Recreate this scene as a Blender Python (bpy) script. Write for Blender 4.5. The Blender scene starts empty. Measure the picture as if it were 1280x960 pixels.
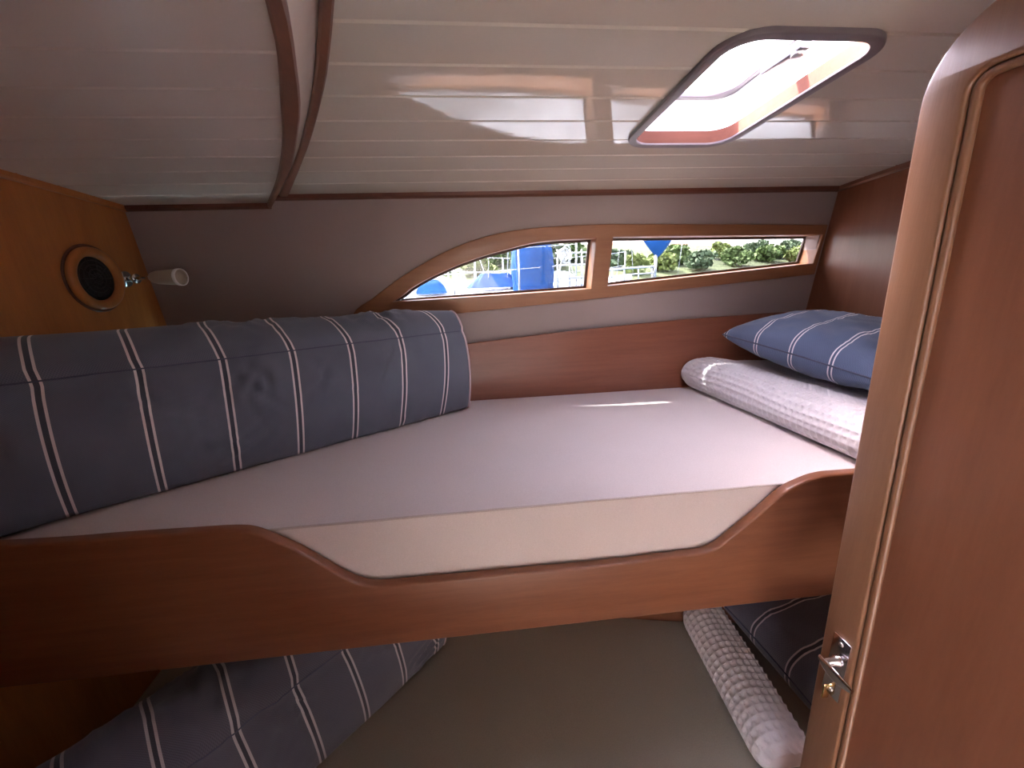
import bpy, bmesh, math, random
from mathutils import Vector, Matrix, noise

random.seed(7)
SC = bpy.context.scene
COL = SC.collection

# ---------------------------------------------------------------- camera
# the eye is the origin: +X runs along the berths, +Y outboard, +Z up
FPX = 500.0
_d = Vector((60, -1765, 500)).normalized()
_z = -_d
_x = Vector((5360, 323, 500)).normalized()
_x = (_x - _z * _x.dot(_z)).normalized()
_y = _x.cross(_z)
if _y.z < 0: _y = -_y
AX = (_x, _y, _z)                       # rows: world axes in (right, up, forward)


def ray(px, py):
    v = Vector((px - 640, 480 - py, FPX))
    return Vector((AX[0].dot(v), AX[1].dot(v), AX[2].dot(v)))


def at(px, py, Y):
    r = ray(px, py)
    return r * (Y / r.y)


cam_data = bpy.data.cameras.new('camera')
cam = bpy.data.objects.new('camera', cam_data)
COL.objects.link(cam)
right = Vector((AX[0].x, AX[1].x, AX[2].x))
up = Vector((AX[0].y, AX[1].y, AX[2].y))
fwd = Vector((AX[0].z, AX[1].z, AX[2].z))
cam.matrix_world = Matrix(((right.x, up.x, -fwd.x, 0), (right.y, up.y, -fwd.y, 0),
                           (right.z, up.z, -fwd.z, 0), (0, 0, 0, 1)))
cam_data.sensor_width = 36
cam_data.lens = 36 * FPX / 1280
cam_data.clip_start = 0.02
cam_data.clip_end = 3000
SC.camera = cam

# ---------------------------------------------------------------- light
w = bpy.data.worlds.new('sky'); SC.world = w; w.use_nodes = True
nt = w.node_tree
bg = nt.nodes['Background']
sky = nt.nodes.new('ShaderNodeTexSky'); sky.sky_type = 'NISHITA'
sky.sun_disc = False
sky.sun_elevation = math.radians(56)
sky.sun_rotation = math.radians(-47)
sky.air_density = 1.0; sky.dust_density = 2.5; sky.ozone_density = 1.0
hs = nt.nodes.new('ShaderNodeHueSaturation'); hs.inputs['Saturation'].default_value = .45
mxw = nt.nodes.new('ShaderNodeMix'); mxw.data_type = 'RGBA'; mxw.blend_type = 'MULTIPLY'; mxw.inputs[0].default_value = 1
mxw.inputs[7].default_value = (1.09, .95, .95, 1)
nt.links.new(sky.outputs[0], hs.inputs['Color']); nt.links.new(hs.outputs[0], mxw.inputs[6])
nt.links.new(mxw.outputs[2], bg.inputs[0])
bg.inputs[1].default_value = 1.0

sun_d = bpy.data.lights.new('sun', 'SUN'); sun_d.energy = 12; sun_d.angle = math.radians(.53)
sun_d.color = (1.0, .93, .82)
sun = bpy.data.objects.new('sun', sun_d); COL.objects.link(sun)
sun.rotation_euler = Vector((.55, -.475, -1.0)).to_track_quat('-Z', 'Y').to_euler()
sun.location = (-2, 3, 5)

SC.view_settings.view_transform = 'Standard'
SC.view_settings.look = 'None'
SC.view_settings.gamma = 1
SC.view_settings.use_curve_mapping = False
SC.view_settings.exposure = 3.5

# ---------------------------------------------------------------- materials
def mat(name):
    m = bpy.data.materials.new(name); m.use_nodes = True
    return m, m.node_tree, m.node_tree.nodes['Principled BSDF']


def setp(b, **k):
    for n, v in k.items():
        b.inputs[n.replace('_', ' ')].default_value = v


def N(nt, t, **k):
    n = nt.nodes.new(t)
    for a, v in k.items():
        if a in n.inputs.keys(): n.inputs[a].default_value = v
        else: setattr(n, a, v)
    return n


def ramp(nt, stops):
    r = nt.nodes.new('ShaderNodeValToRGB')
    el = r.color_ramp.elements
    while len(el) < len(stops): el.new(.5)
    for e, (p, c) in zip(el, stops):
        e.position = p; e.color = (*c, 1)
    return r


def wood(name, dark, light, axis='X', rough=.3, coat=.5, stretch=14, scale=5, patches=None):
    m, nt, b = mat(name)
    tc = N(nt, 'ShaderNodeTexCoord')
    mp = N(nt, 'ShaderNodeMapping')
    sc = {'X': (1, stretch, stretch), 'Y': (stretch, 1, stretch), 'Z': (stretch, stretch, 1)}[axis]
    mp.inputs['Scale'].default_value = sc
    nt.links.new(tc.outputs['Object'], mp.inputs[0])
    n1 = N(nt, 'ShaderNodeTexNoise', Scale=scale, Detail=8.0, Roughness=.62, Distortion=.25)
    nt.links.new(mp.outputs[0], n1.inputs['Vector'])
    n2 = N(nt, 'ShaderNodeTexNoise', Scale=scale * 7, Detail=4.0, Roughness=.6)
    nt.links.new(mp.outputs[0], n2.inputs['Vector'])
    mp2 = N(nt, 'ShaderNodeMapping')
    mp2.inputs['Scale'].default_value = {'X': (.6, 3, 3), 'Y': (3, .6, 3), 'Z': (3, 3, .6)}[axis]
    nt.links.new(tc.outputs['Object'], mp2.inputs[0])
    n3 = N(nt, 'ShaderNodeTexNoise', Scale=2.5, Detail=2.0)
    nt.links.new(mp2.outputs[0], n3.inputs['Vector'])
    r = ramp(nt, [(.3, dark), (.7, light)])
    mx = N(nt, 'ShaderNodeMix'); mx.data_type = 'FLOAT'; mx.inputs[0].default_value = .3
    nt.links.new(n1.outputs[0], mx.inputs[2]); nt.links.new(n2.outputs[0], mx.inputs[3])
    mx2 = N(nt, 'ShaderNodeMix'); mx2.data_type = 'FLOAT'; mx2.inputs[0].default_value = .45
    nt.links.new(mx.outputs[0], mx2.inputs[2]); nt.links.new(n3.outputs[0], mx2.inputs[3])
    nt.links.new(mx2.outputs[0], r.inputs[0])
    nt.links.new(r.outputs[0], b.inputs['Base Color'])
    bp = N(nt, 'ShaderNodeBump', Strength=.06, Distance=.002)
    nt.links.new(n2.outputs[0], bp.inputs['Height'])
    nt.links.new(bp.outputs[0], b.inputs['Normal'])
    setp(b, Roughness=rough, Coat_Weight=coat, Coat_Roughness=.16)
    return m


def plain(name, col, rough=.5, metal=0, coat=0, var=.06, nscale=6, bump=0, bscale=300, spec=.5, bdist=.0006):
    m, nt, b = mat(name)
    tc = N(nt, 'ShaderNodeTexCoord')
    n1 = N(nt, 'ShaderNodeTexNoise', Scale=nscale, Detail=3.0)
    nt.links.new(tc.outputs['Object'], n1.inputs['Vector'])
    r = ramp(nt, [(.3, [c * (1 - var) for c in col]), (.7, [min(1, c * (1 + var)) for c in col])])
    nt.links.new(n1.outputs[0], r.inputs[0]); nt.links.new(r.outputs[0], b.inputs['Base Color'])
    if bump:
        n2 = N(nt, 'ShaderNodeTexNoise', Scale=bscale, Detail=2.0)
        nt.links.new(tc.outputs['Object'], n2.inputs['Vector'])
        bp = N(nt, 'ShaderNodeBump', Strength=bump, Distance=bdist)
        nt.links.new(n2.outputs[0], bp.inputs['Height']); nt.links.new(bp.outputs[0], b.inputs['Normal'])
    setp(b, Roughness=rough, Metallic=metal, Coat_Weight=coat, Coat_Roughness=.05)
    b.inputs['Specular IOR Level'].default_value = spec
    return m


def weave(name, col, col2, scale=520, rough=.9, sheen=.3):
    """woven cloth: tiny over-under check in colour and relief"""
    m, nt, b = mat(name)
    tc = N(nt, 'ShaderNodeTexCoord')
    ck = N(nt, 'ShaderNodeTexNoise', Scale=scale, Detail=2.0)
    nt.links.new(tc.outputs['Object'], ck.inputs['Vector'])
    big = N(nt, 'ShaderNodeTexNoise', Scale=4.0, Detail=3.0)
    nt.links.new(tc.outputs['Object'], big.inputs['Vector'])
    mx = N(nt, 'ShaderNodeMix'); mx.data_type = 'FLOAT'; mx.inputs[0].default_value = .35
    nt.links.new(ck.outputs[0], mx.inputs[2]); nt.links.new(big.outputs[0], mx.inputs[3])
    r = ramp(nt, [(.35, col), (.65, col2)])
    nt.links.new(mx.outputs[0], r.inputs[0]); nt.links.new(r.outputs[0], b.inputs['Base Color'])
    bp = N(nt, 'ShaderNodeBump', Strength=.25, Distance=.0006)
    nt.links.new(ck.outputs[0], bp.inputs['Height']); nt.links.new(bp.outputs[0], b.inputs['Normal'])
    setp(b, Roughness=rough, Sheen_Weight=sheen)
    b.inputs['Specular IOR Level'].default_value = .2
    return m


def striped(name, base, base2, line, period=.122, offset=.026, half=.0065, wid=.0021, mid_dark=.7):
    """navy ticking cloth: pairs of white pin stripes at a fixed pitch along U (metres)"""
    m, nt, b = mat(name)
    uv = N(nt, 'ShaderNodeUVMap'); uv.uv_map = 'UVMap'
    sep = N(nt, 'ShaderNodeSeparateXYZ'); nt.links.new(uv.outputs[0], sep.inputs[0])
    def M(op, a, bb=None):
        n = N(nt, 'ShaderNodeMath'); n.operation = op
        for i, v in enumerate((a, bb)):
            if v is None: continue
            if isinstance(v, (int, float)): n.inputs[i].default_value = v
            else: nt.links.new(v, n.inputs[i])
        return n.outputs[0]
    u = M('ADD', sep.outputs[0], 10 * period - offset)
    t = M('DIVIDE', u, period)
    fr = M('SUBTRACT', t, M('ROUND', t))
    d = M('MULTIPLY', M('ABSOLUTE', fr), period)
    a = M('ABSOLUTE', M('SUBTRACT', d, half))
    on = M('LESS_THAN', a, wid)
    mid = M('LESS_THAN', d, half)
    # pique texture
    su = M('SINE', M('MULTIPLY', sep.outputs[0], 2 * math.pi / .0036))
    sv = M('SINE', M('MULTIPLY', sep.outputs[1], 2 * math.pi / .0030))
    pq = M('ADD', M('MULTIPLY', M('MULTIPLY', su, sv), .5), .5)
    tc = N(nt, 'ShaderNodeTexCoord')
    big = N(nt, 'ShaderNodeTexNoise', Scale=9.0, Detail=4.0)
    nt.links.new(tc.outputs['Object'], big.inputs['Vector'])
    f = M('ADD', M('MULTIPLY', pq, .55), M('MULTIPLY', big.outputs[0], .45))
    r = ramp(nt, [(.2, base), (.8, base2)])
    nt.links.new(f, r.inputs[0])
    dk = N(nt, 'ShaderNodeMix'); dk.data_type = 'RGBA'
    nt.links.new(M('MULTIPLY', mid, mid_dark), dk.inputs[0])
    nt.links.new(r.outputs[0], dk.inputs[6]); dk.inputs[7].default_value = (*[c * .45 for c in base], 1)
    mx = N(nt, 'ShaderNodeMix'); mx.data_type = 'RGBA'
    nt.links.new(on, mx.inputs[0]); nt.links.new(dk.outputs[2], mx.inputs[6]); mx.inputs[7].default_value = (*line, 1)
    nt.links.new(mx.outputs[2], b.inputs['Base Color'])
    bp = N(nt, 'ShaderNodeBump', Strength=.35, Distance=.0008)
    nt.links.new(pq, bp.inputs['Height']); nt.links.new(bp.outputs[0], b.inputs['Normal'])
    setp(b, Roughness=.85, Sheen_Weight=.25)
    b.inputs['Specular IOR Level'].default_value = .25
    return m


W_BOARD = wood('varnished_teak_along', (.15, .048, .020), (.29, .115, .056), 'X', rough=.38, coat=.2)
W_DOOR = wood('varnished_teak_upright', (.21, .100, .052), (.33, .172, .095), 'Z', rough=.38, coat=.3)
W_PANEL = wood('varnished_teak_panel', (.19, .070, .034), (.31, .125, .066), 'Z', rough=.38, coat=.3, stretch=9, scale=3)
W_BULK = wood('orange_teak_bulkhead', (.34, .11, .03), (.66, .26, .07), 'Z', rough=.4, coat=.25, stretch=9, scale=2.5)
W_BACK = wood('red_teak_panel', (.20, .066, .036), (.33, .120, .066), 'X', rough=.4, coat=.3)
W_TRIM = wood('teak_trim', (.15, .068, .040), (.27, .125, .075), 'Y', rough=.35, coat=.4)
W_DARK = wood('dark_teak_trim', (.10, .035, .02), (.18, .065, .035), 'X', rough=.4, coat=.3)
W_SURR = wood('window_teak', (.23, .095, .042), (.36, .165, .072), 'X', rough=.45, coat=.1)
W_RIM = wood('hatch_teak', (.075, .028, .020), (.12, .046, .030), 'X', rough=.85, coat=0)
W_RIM.node_tree.nodes['Principled BSDF'].inputs['Specular IOR Level'].default_value = .1


def gloss_white():
    m, nt, b = mat('ivory_gloss_plank')
    tc = N(nt, 'ShaderNodeTexCoord')
    n1 = N(nt, 'ShaderNodeTexNoise', Scale=2.2, Detail=2.0)
    nt.links.new(tc.outputs['Object'], n1.inputs['Vector'])
    r = ramp(nt, [(.3, (.60, .58, .49)), (.7, (.66, .64, .55))])
    nt.links.new(n1.outputs[0], r.inputs[0]); nt.links.new(r.outputs[0], b.inputs['Base Color'])
    mp = N(nt, 'ShaderNodeMapping'); mp.inputs['Scale'].default_value = (1, 2.2, 1)
    nt.links.new(tc.outputs['Object'], mp.inputs[0])
    n2 = N(nt, 'ShaderNodeTexNoise', Scale=7.0, Detail=2.0)
    nt.links.new(mp.outputs[0], n2.inputs['Vector'])
    bp = N(nt, 'ShaderNodeBump', Strength=.10, Distance=.004)
    nt.links.new(n2.outputs[0], bp.inputs['Height']); nt.links.new(bp.outputs[0], b.inputs['Normal'])
    setp(b, Roughness=.05)
    b.inputs['Specular IOR Level'].default_value = 1.0
    return m


PLANK = gloss_white()
PLANK_DULL = plain('satin_white_plank', (.72, .68, .62), rough=.28, var=.03, nscale=2)
LINING = plain('taupe_vinyl_lining', (.34, .275, .255), rough=.75, var=.04, nscale=3, bump=.3, bscale=500)
LINEN = weave('cream_linen', (.66, .585, .56), (.74, .66, .64))
LINEN_SEAM = weave('cream_piping', (.50, .42, .39), (.58, .50, .46))
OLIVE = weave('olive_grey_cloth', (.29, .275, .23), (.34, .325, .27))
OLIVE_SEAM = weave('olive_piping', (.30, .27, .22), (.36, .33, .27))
STRIPE = striped('navy_pinstripe_cloth', (.095, .108, .145), (.165, .185, .235), (.78, .72, .72), half=.0054, wid=.0019)
NAVY = plain('navy_cloth', (.085, .095, .145), rough=.9, bump=.3, bscale=600)
WELT = plain('pale_welt', (.62, .50, .52), rough=.9)
WAFFLE = weave('white_waffle_cotton', (.64, .61, .62), (.72, .69, .70), scale=700)
CHROME = plain('chrome', (.75, .75, .78), rough=.12, metal=1, var=.02)
STEEL = plain('brushed_steel', (.55, .55, .57), rough=.3, metal=1, var=.03)
BLACK = plain('black_plastic', (.012, .012, .013), rough=.5)
SEAL = plain('black_rubber_seal', (.06, .035, .025), rough=.6)
SHADE = plain('ivory_lamp_shade', (.48, .42, .33), rough=.4)
HATCHGREY = plain('brown_grey_flange', (.15, .13, .14), rough=.3, var=.05)
WHITE = plain('white_gelcoat', (.80, .79, .77), rough=.3, var=.03)
CREAM = plain('cream_panel', (.62, .61, .61), rough=.5, var=.03)
FLOORW = wood('teak_sole', (.07, .03, .015), (.12, .05, .025), 'X', rough=.5, coat=.1)


def glass(name, tint, rough=0.0):
    m, nt, b = mat(name)
    out = nt.nodes['Material Output']
    tr = N(nt, 'ShaderNodeBsdfTransparent'); tr.inputs[0].default_value = (*tint, 1)
    gl = N(nt, 'ShaderNodeBsdfGlossy'); gl.inputs['Roughness'].default_value = .02
    lw = N(nt, 'ShaderNodeLayerWeight'); lw.inputs[0].default_value = .5
    pw = N(nt, 'ShaderNodeMath'); pw.operation = 'POWER'; pw.inputs[1].default_value = 5.0
    nt.links.new(lw.outputs['Facing'], pw.inputs[0])
    fr = N(nt, 'ShaderNodeMath'); fr.operation = 'MULTIPLY_ADD'; fr.inputs[1].default_value = .9; fr.inputs[2].default_value = .03
    nt.links.new(pw.outputs[0], fr.inputs[0])
    mx = N(nt, 'ShaderNodeMixShader')
    nt.links.new(fr.outputs[0], mx.inputs[0]); nt.links.new(tr.outputs[0], mx.inputs[1]); nt.links.new(gl.outputs[0], mx.inputs[2])
    nt.links.new(mx.outputs[0], out.inputs[0])
    return m


GLASS = glass('window_glass', (.29, .30, .315))
ACRYL = glass('hatch_acrylic', (.80, .80, .84))

# ---------------------------------------------------------------- mesh helpers
def tag(o, label=None, cat=None, group=None, kind=None):
    if label: o['label'] = label
    if cat: o['category'] = cat
    if group: o['group'] = group
    if kind: o['kind'] = kind
    return o


def empty(name, loc=(0, 0, 0), parent=None):
    o = bpy.data.objects.new(name, None); o.empty_display_size = .05
    o.location = loc; COL.objects.link(o)
    if parent: o.parent = parent
    return o


def link(name, me, m, parent=None, smooth=False):
    o = bpy.data.objects.new(name, me); COL.objects.link(o)
    if m and not me.materials: me.materials.append(m)
    if smooth:
        for p in me.polygons: p.use_smooth = True
    if parent:
        o.parent = parent
        o.matrix_parent_inverse = Matrix.Translation(-parent.location) if parent.type == 'EMPTY' else Matrix.Identity(4)
    return o


class MB:
    def __init__(s): s.v = []; s.f = []; s.uv = []
    def add(s, vs, fs, uv=None):
        n = len(s.v); s.v += [tuple(v) for v in vs]
        for f in fs:
            s.f.append(tuple(i + n for i in f))
        if uv: s.uv += [uv[i] for f in fs for i in f]
        return s
    def box(s, a, b):
        x0, y0, z0 = a; x1, y1, z1 = b
        vs = [(x, y, z) for x in (x0, x1) for y in (y0, y1) for z in (z0, z1)]
        return s.add(vs, [(0, 1, 3, 2), (4, 6, 7, 5), (0, 4, 5, 1), (2, 3, 7, 6), (0, 2, 6, 4), (1, 5, 7, 3)])
    def prism(s, pts, vec):
        """closed polygon (list of 3D) extruded by vec"""
        n = len(pts); vec = Vector(vec)
        vs = [Vector(p) for p in pts] + [Vector(p) + vec for p in pts]
        fs = [tuple(range(n))[::-1], tuple(range(n, 2 * n))] + [(i, (i + 1) % n, (i + 1) % n + n, i + n) for i in range(n)]
        return s.add(vs, fs)
    def tube(s, pts, r, seg=8, closed=False, rr=None):
        pts = [Vector(p) for p in pts]; n = len(pts); rings = []
        prev = None
        for i, p in enumerate(pts):
            if closed: t = pts[(i + 1) % n] - pts[i - 1]
            else: t = pts[min(i + 1, n - 1)] - pts[max(i - 1, 0)]
            t.normalize()
            ref = prev if prev else (Vector((0, 0, 1)) if abs(t.z) < .9 else Vector((1, 0, 0)))
            a = (ref - t * ref.dot(t)).normalized(); b = t.cross(a); prev = a
            R = rr[i] if rr else r
            rings.append([p + (a * math.cos(k * 2 * math.pi / seg) + b * math.sin(k * 2 * math.pi / seg)) * R for k in range(seg)])
        vs = [v for ring in rings for v in ring]; fs = []
        for i in range(n if closed else n - 1):
            j = (i + 1) % n
            for k in range(seg):
                k2 = (k + 1) % seg
                fs.append((i * seg + k, j * seg + k, j * seg + k2, i * seg + k2))
        if not closed:
            fs.append(tuple(range(seg))); fs.append(tuple(range((n - 1) * seg, n * seg))[::-1])
        return s.add(vs, fs)
    def lathe(s, prof, origin, axis, seg=32):
        """prof: (r, h) along axis"""
        axis = Vector(axis).normalized(); o = Vector(origin)
        ref = Vector((0, 0, 1)) if abs(axis.z) < .9 else Vector((1, 0, 0))
        a = (ref - axis * ref.dot(axis)).normalized(); b = axis.cross(a)
        vs = []; fs = []
        for r, h in prof:
            for k in range(seg):
                t = k * 2 * math.pi / seg
                vs.append(o + axis * h + (a * math.cos(t) + b * math.sin(t)) * r)
        for i in range(len(prof) - 1):
            for k in range(seg):
                k2 = (k + 1) % seg
                fs.append((i * seg + k, i * seg + k2, (i + 1) * seg + k2, (i + 1) * seg + k))
        return s.add(vs, fs)
    def grid(s, P, nu, nv, uv=None, closed_v=False):
        """P[i][j] grid of points"""
        vs = [P[i][j] for i in range(nu) for j in range(nv)]
        fs = []
        for i in range(nu - 1):
            for j in range(nv if closed_v else nv - 1):
                j2 = (j + 1) % nv
                fs.append((i * nv + j, i * nv + j2, (i + 1) * nv + j2, (i + 1) * nv + j))
        return s.add(vs, fs, uv)
    def mesh(s, name):
        me = bpy.data.meshes.new(name); me.from_pydata(s.v, [], s.f)
        if s.uv:
            l = me.uv_layers.new(name='UVMap')
            l.data.foreach_set('uv', [c for p in s.uv for c in p])
        me.update()
        return me
    def build(s, name, m, parent=None, smooth=False, bevel=0, seg=2, fixn=True):
        me = s.mesh(name)
        bm = bmesh.new(); bm.from_mesh(me)
        if bevel:
            es = [e for e in bm.edges if len(e.link_faces) == 2 and e.calc_face_angle(0) > .5]
            bmesh.ops.bevel(bm, geom=es, offset=bevel, segments=seg, affect='EDGES', profile=.5)
        if fixn: bmesh.ops.recalc_face_normals(bm, faces=bm.faces)
        bm.to_mesh(me); bm.free()
        o = link(name, me, m, parent, smooth or bevel > 0)
        if bevel and not smooth:
            autosmooth(me)
        return o


def autosmooth(me, ang=.6):
    bm = bmesh.new(); bm.from_mesh(me)
    for e in bm.edges:
        e.smooth = not (len(e.link_faces) == 2 and e.calc_face_angle(0) > ang)
    bm.to_mesh(me); bm.free()


def round_poly(pts, r, seg=8):
    """rounded corners on a 2D polygon; r number or list"""
    out = []; n = len(pts)
    for i in range(n):
        p = Vector(pts[i]); a = Vector(pts[i - 1]); b = Vector(pts[(i + 1) % n])
        R = r[i] if isinstance(r, (list, tuple)) else r
        if R <= 0: out.append(tuple(p)); continue
        u = (a - p).normalized(); v = (b - p).normalized()
        ang = u.angle(v); d = R / math.tan(ang / 2)
        d = min(d, (a - p).length * .49, (b - p).length * .49)
        R2 = d * math.tan(ang / 2)
        c = p + (u + v).normalized() * (R2 / math.sin(ang / 2))
        s = p + u * d - c; e = p + v * d - c
        a0 = math.atan2(s.y, s.x); a1 = math.atan2(e.y, e.x)
        da = (a1 - a0 + math.pi) % (2 * math.pi) - math.pi
        for k in range(seg + 1):
            t = a0 + da * k / seg
            out.append((c.x + R2 * math.cos(t), c.y + R2 * math.sin(t)))
    return out


def smooth_line(pts, sub=6):
    """Catmull-Rom through points"""
    P = [Vector(p) for p in pts]; out = []
    for i in range(len(P) - 1):
        p0 = P[max(i - 1, 0)]; p1 = P[i]; p2 = P[i + 1]; p3 = P[min(i + 2, len(P) - 1)]
        for k in range(sub):
            t = k / sub
            out.append(.5 * ((2 * p1) + (p2 - p0) * t + (2 * p0 - 5 * p1 + 4 * p2 - p3) * t * t + (3 * p1 - p0 - 3 * p2 + p3) * t ** 3))
    out.append(P[-1])
    return out


def plate(name, outer, holes, depth, fmap, m, parent=None, bevel=0, flat=False):
    """2D outline with holes, `depth` thick, mapped by fmap(a, b, c) with c in 0..depth"""
    cu = bpy.data.curves.new(name, 'CURVE'); cu.dimensions = '2D'; cu.fill_mode = 'BOTH'
    cu.extrude = max(depth / 2 - bevel, 1e-5)
    if bevel: cu.bevel_depth = bevel; cu.bevel_resolution = 2; cu.offset = -bevel
    for loop in [outer] + list(holes):
        sp = cu.splines.new('POLY'); sp.points.add(len(loop) - 1)
        for p, q in zip(sp.points, loop): p.co = (q[0], q[1], 0, 1)
        sp.use_cyclic_u = True
    tmp = bpy.data.objects.new('tmp', cu)
    COL.objects.link(tmp)
    dg = bpy.context.evaluated_depsgraph_get()
    me = bpy.data.meshes.new_from_object(tmp.evaluated_get(dg))
    bpy.data.objects.remove(tmp); bpy.data.curves.remove(cu)
    me.name = name
    for v in me.vertices:
        v.co = fmap(v.co.x, v.co.y, v.co.z + depth / 2)
    bm = bmesh.new(); bm.from_mesh(me)
    bmesh.ops.remove_doubles(bm, verts=bm.verts, dist=1e-5)
    bmesh.ops.recalc_face_normals(bm, faces=bm.faces)
    bm.to_mesh(me); bm.free(); me.materials.clear()
    o = link(name, me, m, parent, True)
    autosmooth(me, .7)
    return o


def struct(o): o['kind'] = 'structure'; return o


# ================================================================ SETTING
FLOOR = -1.45
XL, XR = -.88, 1.14


def zmain(Y): return .283 - .0475 * Y * abs(Y)
def zlow(Y): return .25 - .038 * Y * abs(Y)


def hull(x, z, d=0.0):                  # inner skin of the hull side, leaning outboard towards its foot
    return Vector((x, 1.25 - .13 * z + d, z))


def interp(tab, y):
    if y <= tab[0][1]:
        (x0, y0), (x1, y1) = tab[0], tab[1]
    elif y >= tab[-1][1]:
        (x0, y0), (x1, y1) = tab[-2], tab[-1]
    else:
        for a, b in zip(tab, tab[1:]):
            if a[1] <= y <= b[1]:
                (x0, y0), (x1, y1) = a, b; break
    return x0 + (x1 - x0) * (y - y0) / (y1 - y0)


T1L = [(-.13, .34), (-.166, .461), (-.191, .537), (-.235, .646), (-.308, .819), (-.410, 1.024), (-.53, 1.232)]
T1R = [(-.115, .34), (-.144, .461), (-.168, .536), (-.206, .646), (-.252, .752), (-.334, .922), (-.467, 1.151), (-.515, 1.232)]
T2L = [(-.085, .38), (-.134, .514), (-.166, .596), (-.227, .738), (-.335, .954), (-.456, 1.165), (-.497, 1.232)]
T2R = [(-.072, .38), (-.119, .513), (-.150, .595), (-.190, .691), (-.288, .894), (-.435, 1.165), (-.475, 1.232)]

T1L, T1R, T2L, T2R = [[tuple(v) for v in smooth_line(t, 5)] for t in (T1L, T1R, T2L, T2R)]

# ---- ceilings: backing deck plus planks with recessed joints
HX0, HX1, HY0, HY1 = .345, .545, .550, .890     # hatch opening
HR = .04


def hatch_x(y, side, grow=0.0):
    x0, x1, y0, y1, r = HX0 - grow, HX1 + grow, HY0 - grow, HY1 + grow, HR + grow
    dy = max(0, r - (y - y0), r - (y1 - y))
    dx = r - math.sqrt(max(0, r * r - dy * dy))
    return x0 + dx if side == 0 else x1 - dx


EDGES_Y = [-.30, -.22, -.135, -.05, .035, .12, .205, .29, .375, .46, .545, .6285, .713, .797, .88, .963, 1.046, 1.13, 1.222]


def plank_mesh(y0, y1, xl, xr, zf, hole=False, groove=.0035, deep=.0032, thick=.012):
    ys = [y0, y0 + groove * .5, y0 + groove]
    n = 6
    inner = [y0 + groove + (y1 - y0 - 2 * groove) * k / n for k in range(1, n)]
    ys += inner
    if hole:
        for k in range(0, 9):
            for yy in (HY0 + HR * k / 8, HY1 - HR * k / 8):
                if y0 + groove < yy < y1 - groove: ys.append(yy)
        for yy in (HY0 + .0005, HY1 - .0005):
            if y0 + groove < yy < y1 - groove: ys.append(yy)
    ys += [y1 - groove, y1 - groove * .5, y1]
    ys = sorted(set(ys))
    mb = MB()
    def z(y):
        e = min(y - y0, y1 - y)
        return zf(y) + (deep * (1 - e / groove) if e < groove else 0)
    for a, b in zip(ys, ys[1:]):
        m = (a + b) / 2
        segs = [(xl(a), xl(b), xr(a), xr(b))]
        if hole and HY0 < m < HY1:
            aa = min(max(a, HY0), HY1); bb = min(max(b, HY0), HY1)
            segs = [(xl(a), xl(b), hatch_x(aa, 0), hatch_x(bb, 0)), (hatch_x(aa, 1), hatch_x(bb, 1), xr(a), xr(b))]
        for x0a, x0b, x1a, x1b in segs:
            bot = [(x0a, a, z(a)), (x1a, a, z(a)), (x1b, b, z(b)), (x0b, b, z(b))]
            top = [(p[0], p[1], zf(p[1]) + thick) for p in bot]
            fs = [(0, 3, 2, 1), (4, 5, 6, 7), (0, 4, 7, 3), (1, 2, 6, 5)]
            if a == ys[0]: fs.append((0, 1, 5, 4))
            if b == ys[-1]: fs.append((2, 3, 7, 6))
            mb.add(bot + top, fs)
    return mb


def deck(name, xl, xr, zf, off, thick, ys, hole=False):
    mb = MB()
    ys = sorted(set(list(ys) + ([HY0 + HR * k / 8 for k in range(9)] + [HY1 - HR * k / 8 for k in range(9)] if hole else [])))
    for a, b in zip(ys, ys[1:]):
        m = (a + b) / 2
        segs = [(xl(a), xl(b), xr(a), xr(b))]
        if hole and HY0 < m < HY1:
            segs = [(xl(a), xl(b), hatch_x(a, 0), hatch_x(b, 0)), (hatch_x(a, 1), hatch_x(b, 1), xr(a), xr(b))]
        for x0a, x0b, x1a, x1b in segs:
            bot = [(x0a, a, zf(a) + off), (x1a, a, zf(a) + off), (x1b, b, zf(b) + off), (x0b, b, zf(b) + off)]
            top = [(p[0], p[1], p[2] + thick) for p in bot]
            mb.add(bot + top, [(0, 3, 2, 1), (4, 5, 6, 7), (0, 4, 7, 3), (1, 2, 6, 5), (0, 1, 5, 4), (2, 3, 7, 6)])
    return mb


yy_deck = [-.32 + k * .08 for k in range(20)] + [1.30]
ceil = struct(deck('ceiling', lambda y: interp(T2R, y) - .03, lambda y: XR + .02, zmain, .0125, .05, yy_deck, True).build('ceiling', PLANK))
for y0, y1 in zip(EDGES_Y, EDGES_Y[1:]):
    hole = y1 > HY0 and y0 < HY1
    me = plank_mesh(y0, y1, lambda y: interp(T2R, y) - .004, lambda y: XR - .001, zmain, hole)
    o = me.build('plank', PLANK, ceil)
low = struct(deck('ceiling', lambda y: XL - .02, lambda y: interp(T1L, y) + .012, zlow, .0125, .03, yy_deck).build('ceiling', PLANK_DULL))
for y0, y1 in zip(EDGES_Y, EDGES_Y[1:]):
    plank_mesh(y0, y1, lambda y: XL + .001, lambda y: interp(T1L, y) + .004, zlow, groove=.003, deep=.002).build('plank', PLANK_DULL, low)

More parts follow.
